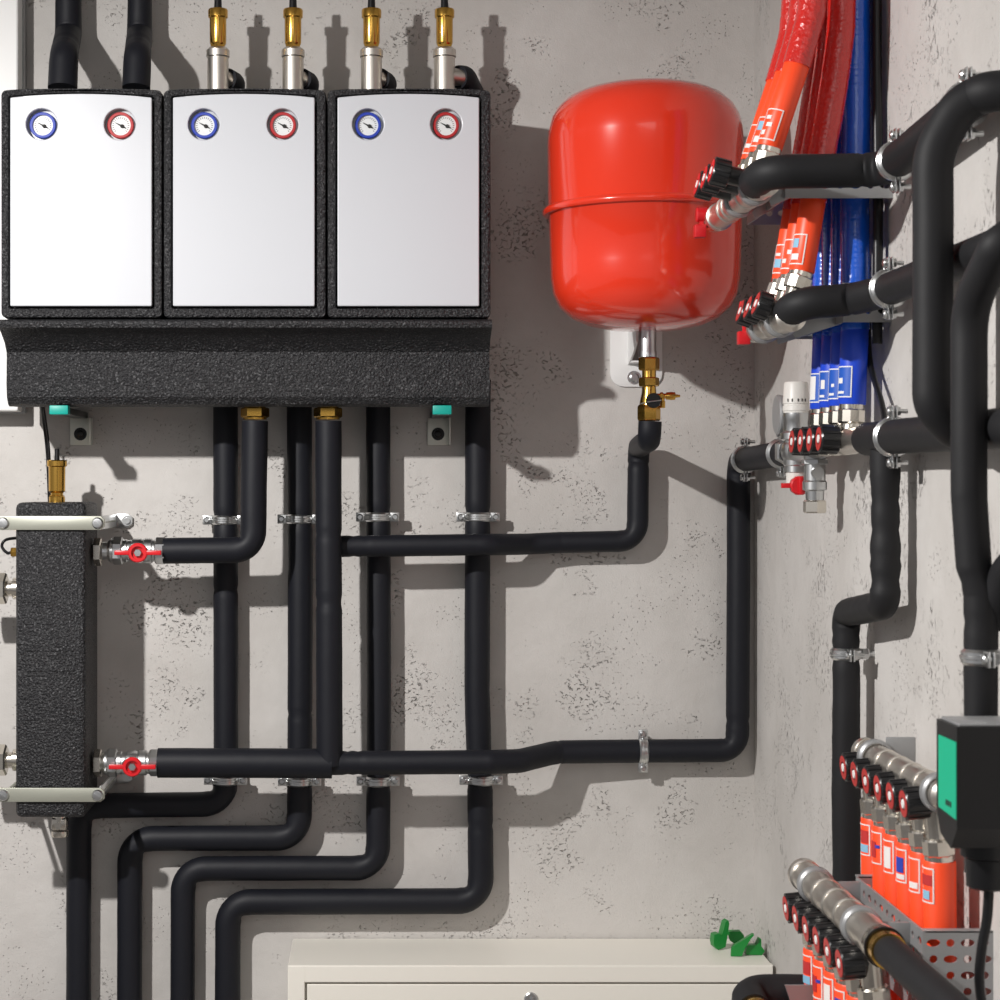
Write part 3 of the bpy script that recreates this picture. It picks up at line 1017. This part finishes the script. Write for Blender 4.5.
# second red manifold
_, outs = manifold('middle red-hose manifold, under the upper one', .495, .2005, 2.255, 2.44, 3, 2.29, 19, 1, .040, .006, .059, GS, br=.0165, kl=.018)
for i, (p, O, K) in enumerate(outs):
    q = p + V((.0158, 0, .099))
    sleeve('orange sleeve on the middle manifold, %s outlet' % O3[i], p, q, 'orange', 'orange sleeves of the middle manifold', MK[(i + 1) % 4], V((-.82, -.57, 0)), .007, .044, .75)
    hose('red corrugated hose behind the upper manifold pipe, %s of three' % O3[i],
         [q - (q - p).normalized() * .012, q + V((.0085, 0, .042)), q + V((.0200, 0, .108)), q + V((.0300, 0, .180)), q + V((.0325, 0, .229)), q + V((.034, 0, .37))], .0168, 'hose_r', 'red hoses of the middle manifold')
# blue manifold
_, outs = manifold('blue-hose manifold, lowest of the three upper ones', .580, .054, 2.232, 2.53, 4, 2.317, 2, 1, .039, .001, .044, GS, kr=.0172, br=.0160, kl=.024)
BM = [[('decal', .15, .5, .45, .62), ('decal', .1, .6, .12, .2)], [('decal', .2, .6, .12, .2), ('decal', .4, .6, .4, .5)],
      [('decal', .3, .6, .4, .7), ('decal', .2, .6, .12, .2)], [('decal', .1, .6, .1, .9)]]
for i, (p, O, K) in enumerate(outs):
    q = p + V((.004, 0, .103))
    sleeve('blue sleeve on the blue manifold, %s outlet' % ORD[i], p, q, 'bsleeve', 'blue sleeves of the blue manifold', BM[i], V((-.85, -.52, 0)), .008, .046, .72, 'dnavy', r=.0166)
    hose('blue corrugated hose rising along the right wall, %s of four' % ORD[i], [q - Z * .012, q + V((0, 0, .06)), q + V((.0, 0, .16)), q + V((.001, 0, .28)), q + V((.001, 0, .50))], .0172, 'hose_b', 'blue hoses')
# lower manifolds
O6 = ('nearest', 'second', 'third', 'fourth', 'fifth', 'farthest')
_, outs = manifold('lower right manifold with six knobs, above the perforated bracket', .573, -.3115, 1.900, 2.222, 6, 1.95, 5, -1, .0320, .013, .074, 'six-way manifolds at the lower right', kl=.0245, br=.0146)
LM = [[('dred', .1, .7, .5, .8), ('dcyan', .2, .6, .1, .35)], [('decal', .1, .6, .12, .3)], [('dblue', .15, .6, .3, .75), ('decal', .1, .6, .1, .25)],
      [('decal', .15, .6, .15, .8)], [('dblue', .1, .35, .5, .6), ('dred', .3, .7, .2, .7)], [('dred', .1, .6, .4, .8), ('dcyan', .1, .6, .1, .35)]]
LREF = V((-.985, -.17, 0))
for i, (p, O, K) in enumerate(outs):
    q = p + V((.002, 0, -.32))
    sleeve('orange sleeve hanging from the six-knob manifold, %s from the camera side' % O6[i], p, q, 'orange', 'orange sleeves above the perforated bracket',
           [(m, a, b, 1 - d, 1 - c) for m, a, b, c, d in LM[i]], LREF, .006, .042, .78, r=.0166)
_, outs = manifold('bottom right manifold with six knobs, lowest in front', .4976, -.4515, 1.868, 2.205, 6, 1.92, 6, -1, .0316, .029, .078, 'six-way manifolds at the lower right', kl=.0235, br=.0168)
for i, (p, O, K) in enumerate(outs):
    q = p + V((.002, 0, -.30))
    sleeve('orange sleeve under the bottom manifold, %s from the camera side' % O6[i], p, q, 'orange', 'orange sleeves at the bottom edge',
           [(m, a, b, 1 - d, 1 - c) for m, a, b, c, d in LM[i]], LREF, .006, .042, .78, r=.0166)
c = on(.4976, -.4515, 1.870)
t = Thing('pipe_coupling', 'nickel and brass coupling at the near end of the bottom manifold', 'coupling', c)
t.part('collar', MB().lathe(c, -Y, [(0, .0195), (.014, .0195), (.016, .0185), (.016, 0)], 28), 'nickel')
t.part('seal', MB().lathe(c - Y * .014, -Y, [(0, .0205), (.003, .0205), (.003, 0)], 28), 'dark')
t.part('tail', MB().lathe(c - Y * .017, -Y, [(0, .0185), (.016, .0178), (.016, 0)], 28), 'brass')
foam('grey-black pipe running off the bottom manifold toward the camera', [on(.4976, -.4515, 1.840), on(.4985, -.452, 1.70), on(.500, -.453, 1.40)], .0158, .03, 'foam_dk', group=G2)
foam('black pipe with an elbow at the bottom edge by the cream cabinet', [on(WX, -.5817, 2.182), on(.4245, -.5817, 2.182), on(.4245, -.588, 2.125)], RW, .030, 'foam_dk', group=G2)
c = on(.4245, -.588, 2.123)
t = Thing('manifold_end', 'brass and nickel pipe end at the bottom edge, left of the sleeves', 'coupling', c)
t.part('tail', MB().cyl(c + Y * .003, c - Y * .010, .0172, seg=24), 'brass')
t.part('bar', MB().lathe(c - Y * .008, -Y, [(0, .0145), (.004, .0165), (.02, .0165), (.022, .0155), (.25, .0155), (.25, 0)], 26), 'nickel')


# red handled vents at the far manifold ends
def end_vent(label, bx, bz, t1, h1, h2, kx):
    c = on(bx, bz, t1 + .014)
    t = Thing('end_valve', label, 'valve', c, 'red-tabbed end valves')
    b = MB().lathe(c - Y * .014, Y, [(0, .015), (.022, .0165), (.036, .0155), (.040, .012), (.040, 0)], 24)
    b.cyl(c + Y * .010, c + Y * .010 - X * kx, .0085, seg=16)
    t.part('body', b, 'nickel')
    e = c + Y * .010 - X * kx
    h = MB().lathe(e + Z * h1 + X * .004, -X, [(0, .010), (.013, .010), (.014, .008), (.014, 0)], 20)
    h.box(e + V((-.003, 0, h1 / 2)), (.007, .008, abs(h1) + .006), .001)
    t.part('handle', h, 'hred', label='red handle')
    t.part('tab', MB().box(e + V((-.005, 0, h2)), (.015, .016, .017), .001).box(e + V((-.003, 0, (h1 + h2) / 2)), (.005, .007, abs(h2 - h1)), 0), 'hred', label='square red tab')


end_vent('red-tabbed valve at the far end of the upper manifold', .456, .355, 2.52, .007, -.0155, .016)
end_vent('red-tabbed valve at the far end of the middle manifold', .495, .2005, 2.44, .028, -.010, .012)


# ------------------------------------------------------------------ brackets
def slots(w, h, rows, seed, d=.0160):
    out = []
    nx, rows = max(2, int(w / d)), max(2, int(h / .0150))
    for r_ in range(rows):
        for c_ in range(nx):
            x = (c_ + .5) / nx * w - w / 2
            y = (r_ + .5) / rows * h - h / 2
            lng = (r_ + c_) % 2 == 0
            out.append(circ(x, y, .0040, 16, 1.75 if lng else 1.05))
    return out


def bracket(label, xs, t0, t1, z0, z1, x_end, arms, rows=2, ah=.026):
    w, h, L = x_end - xs, z1 - z0, t1 - t0
    zc = (z0 + z1) / 2
    t = Thing('manifold_bracket', label, 'bracket', V((x_end, (t0 + t1) / 2 - D, CZ + z0)), 'grey manifold brackets')
    out = [(-w / 2, -h / 2), (w / 2, -h / 2), (w / 2, h / 2), (-w / 2, h / 2)]
    for tt, nm in ((t0, 'near_plate'), (t1, 'far_plate')):
        b = MB().plate([out] + slots(w, h - .008, rows, 3), on(xs + w / 2, zc, tt), X, Z, Y, .0022)
        b.box(on(xs + w / 2, z1 - .001, tt + .006), (w, .012, .0022), .0004)
        t.part(nm, b, 'grey')
    out = [(-L / 2, -h / 2), (L / 2, -h / 2), (L / 2, h / 2), (-L / 2, h / 2)]
    t.part('side_plate', MB().plate([out] + slots(L, h - .008, rows, 5, .024), on(xs, zc, (t0 + t1) / 2), Y, Z, -X, .0022), 'grey')
    for tt, bx, bz in arms:
        b = MB()
        zt = max(min(bz + .004, z1), z0 + ah)
        a0, a1 = on(xs, zt - ah / 2, tt), on(bx + .015, bz + .004 - ah / 2, tt)
        U = (a1 - a0).normalized()
        b.box((a0 + a1) / 2, ((a1 - a0).length + .004, .004, ah), .001, Matrix((U, Y, U.cross(Y))).transposed())
        b.ring(on(bx, bz, tt), Y, .0165, .0208, .014, 28)
        t.part('clamp_arm', b, 'grey')
    return t


bracket('grey perforated bracket carrying the upper red manifold', .4916, 2.267, 2.500, .3424, .395, XW, ((2.2755, .456, .355), (2.375, .456, .355)))
bracket('grey perforated bracket carrying the middle red manifold', .5628, 2.275, 2.540, .195, .242, XW, ((2.315, .495, .2005), (2.415, .495, .2005)))
bracket('grey perforated bracket between the six-knob manifold and the bottom one', .550, 1.900, 2.165, -.535, -.446, XW, ((2.145, .4976, -.4515), (1.946, .4976, -.4515)), 3)
for lb, xa, z, tt, hh in (('grey wall plate holding the far end of the six-knob manifold', .573, -.3115, 2.175, .030), ('grey wall plate holding the near end of the six-knob manifold', .573, -.3115, 1.925, .026),
                          ('grey wall plate holding the blue manifold', .580, .054, 2.49, .026)):
    b = MB().box(on((xa + .012 + XW) / 2, z + .008, tt), (XW - xa - .012, .004, hh), .001)
    b.ring(on(xa, z, tt), Y, .0165, .0205, .014, 26)
    single('wall_plate', b, 'grey', lb, 'bracket', on(XW, z, tt), 'grey wall plates')
b = MB().plate([[(0, 0), (.154, 0), (.154, -.09), (.03, -.09)], circ(.035, -.022, .006, 16)], on(.464, -.566, 2.15), X, Z, Y, .003)
single('wall_plate', b, 'grey', 'dark slanted bracket plate with one hole at the bottom edge', 'bracket', on(XW, -.57, 2.15))

# ------------------------------------------------------------------ thermostat valve on the blue manifold
c = on(.583, .047, 2.631)
k = 2.631 / F
t = Thing('thermostat_valve', 'white-headed thermostat valve at the far end of the blue manifold', 'valve', c)
b = MB().cyl(c - Y * .10, c + Y * .055, .0150, seg=24)
b.sphere(c, 15.5 * k, (1, 1.1, 1))
b.lathe(c, Z, [(0, 13 * k), (10 * k, 13 * k), (12 * k, 15.5 * k), (18 * k, 15.5 * k), (20 * k, 12.5 * k), (30 * k, 12.5 * k), (31 * k, 13 * k), (38 * k, 13 * k)], 28)
b.lathe(c, -Z, [(0, 13 * k), (14 * k, 12.5 * k), (15 * k, 11.5 * k), (21 * k, 11.5 * k)], 28)
b.hexn(c + Y * .030, c + Y * .050, 16 * k, Z)
t.part('body', b, 'steel')
h = MB().lathe(c, Z, [(37 * k, 12.2 * k), (40 * k, 12.6 * k), (40.5 * k, 13.2 * k), (45 * k, 13.0 * k), (45.5 * k, 12.2 * k), (47 * k, 12.2 * k), (47.5 * k, 13 * k), (67 * k, 12 * k), (69 * k, 11 * k), (69.5 * k, 6 * k), (69.5 * k, 0)], 40)
ho = t.part('head', h, 'thermo', label='white thermostat head')
mk = MB()
for a in (-.9, -.55, -.1, .2, .5):
    mk.patch(c, Z, -Y, 13.05 * k, a, a + .09, 49 * k, 52 * k, 2)
t.part('scale_marks', mk, 'gap', ho)
g0 = on(.5645, .0985, 2.665)
t.part('gauge', MB().lathe(g0 + X * .006, -X, [(0, 20 * k), (.006, 20.5 * k), (.008, 19 * k), (.008, 0)], 40).cyl(g0, g0 + X * .03, .006, seg=12), 'grey', label='round grey gauge')
d0 = c - Z * 19 * k
t.part('drain', MB().lathe(d0, -Z, [(0, 9.8 * k), (16 * k, 9.8 * k), (18 * k, 8 * k), (18 * k, 0)], 24), 'thermo', label='white drain socket')
e = d0 + V((-.001, -.020, -15.5 * k))
b = MB().lathe(e, -Y, [(-.006, .010), (0, .0135), (.010, .0135), (.012, .0115), (.012, 0)], 10)
b.box(e + V((-.016, -.006, 0)), (.018, .007, .007), .001)
b.box(e + V((0, -.012, 0)), (.005, .007, .025), .001)
t.part('handle', b, 'hred', label='red drain handle')
c2 = on(.5785, .040, 2.50)
t = Thing('drain_valve', 'nickel drain valve with bottom nut under the blue manifold', 'valve', c2)
b = MB().cyl(c2 + Z * .008, c2 - Z * .012, .0145, seg=22)
b.hexn(c2 - Z * .006, c2 - Z * .013, .0180, Y)
b.lathe(c2 - Z * .012, -Z, [(0, .0140), (.022, .0140), (.024, .0158), (.034, .0158), (.036, .0125), (.048, .0115)], 24)
b.cyl(c2 - Z * .024, c2 - Z * .024 - Y * .019, .008, seg=14)
t.part('body', b, 'steel')
t.part('nut', MB().cyl(c2 - Z * .056, c2 - Z * .062, .011, seg=18).hexn(c2 - Z * .060, c2 - Z * .077, .0155, Y), 'nickel')

# thin black cables by the blue hoses
cable('black cable running straight down beside the blue hoses', [on(.606, .72, 2.297), on(.606, .50, 2.295), on(.606, .34, 2.29), on(.604, .17, 2.285)], .0062, 'dark', 'black cables by the blue hoses')
cable('thin black cable slanting down to the third wall pipe', [on(.604, .21, 2.33), on(.603, .15, 2.315), on(.602, .10, 2.26), on(.600, .074, 2.235)], .0036, 'dark', 'black cables by the blue hoses')

# ------------------------------------------------------------------ controller box at the right edge
x0 = .5085
zt, zb = -.2114, -.3008
t0, t1 = 1.66, 1.7205
o = on(x0 + .05, (zt + zb) / 2, (t0 + t1) / 2)
t = Thing('actuator', 'black actuator box with a green panel at the right edge', 'actuator', V((o.x, o.y, CZ + zb - .06)))
bx = MB()
bx.plate([[(t0, zt), (t1, zt), (t1, zb + .006), (t1 - .012, zb - .012), (t0 + .018, zb - .020), (t0, zb)]], V((x0, -D, CZ)), Y, Z, X, .092, 0)
es = [e for e in bx.bm.edges if e.calc_face_angle(0) > .4]
bmesh.ops.bevel(bx.bm, geom=es, offset=.004, segments=2, profile=.5, affect='EDGES')
t.part('housing', bx, 'dark')
t.part('lit_top', MB().box(on(x0 + .048, zt + .0012, (t0 + t1) / 2), (.090, t1 - t0 - .006, .003), .001), 'grey', label='top face coloured pale as if lit')  # pale plate added so the black top face looks lit
g = MB().plate([[(t0 + .001, zt - .0135), (t0 + .053, zt - .0135), (t0 + .053, zb + .011), (t0 + .001, zb + .008)]], V((x0 + .0006, -D, CZ)), Y, Z, -X, .0012)
t.part('panel', g, 'gstripe', label='green side panel')
g = MB()
for q in range(3):
    g.box(on(x0 - .0009, zb + .019, t0 + .016 + .006 * q), (.0006, .0034, .0048))
t.part('print', g, 'gap')
nb = on(.5498, zb - .0137, 1.704)
t.part('stem', MB().lathe(nb, -Z, [(0, .024), (.018, .024), (.020, .020), (.045, .019), (.047, .016), (.047, 0)], 28), 'dark')
cable('thin black cable hanging from the actuator box to the bottom edge', [nb + V((.001, 0, -.044)), nb + V((-.001, .0, -.075)), nb + V((-.006, 0, -.105)), nb + V((-.007, 0, -.14)), nb + V((.004, 0, -.20))], .0045)

# ------------------------------------------------------------------ camera
cam = bpy.data.cameras.new('camera')
co = bpy.data.objects.new('camera', cam)
COL.objects.link(co)
co.location = (0, -D, CZ)
co.rotation_euler = (math.radians(90), 0, 0)
cam.shift_x, cam.shift_y = (500 - CX) / 1000, (CY - 500) / 1000
cam.sensor_width = 36
cam.lens = F / 1000 * 36
cam.dof.use_dof = True
cam.dof.focus_distance = 2.9
cam.dof.aperture_fstop = 15
SC.camera = co

# ------------------------------------------------------------------ light
w = bpy.data.worlds.new('world')
SC.world = w
w.use_nodes = True
bg = w.node_tree.nodes['Background']
bg.inputs['Color'].default_value = (.95, .93, .95, 1)
bg.inputs['Strength'].default_value = .28


def lamp(name, kind, loc, aim, energy, col, **kw):
    l = bpy.data.lights.new(name, kind)
    ob = bpy.data.objects.new(name, l)
    COL.objects.link(ob)
    ob.location = loc
    ob.rotation_euler = (V(aim) - V(loc)).to_track_quat('-Z', 'Y').to_euler()
    l.energy = energy
    l.color = col
    for k, v in kw.items():
        setattr(l, k, v)
    return ob


lamp('work_lamp', 'SPOT', (-.96, -1.57, CZ + .74), (-.2, -.8, CZ - 1.2), 168, (1, .975, .95), spot_size=math.radians(178), spot_blend=1.0, shadow_soft_size=.022)
lamp('fill_light', 'AREA', (.6, -3.4, 2.85), (.3, -2.0, 1.0), 30, (1, .98, .96), size=2.6)  # added soft overhead fill that lifts the shaded areas

vs = SC.view_settings
vs.view_transform = 'Standard'
vs.look = 'None'
vs.exposure = .1
vs.gamma = 1
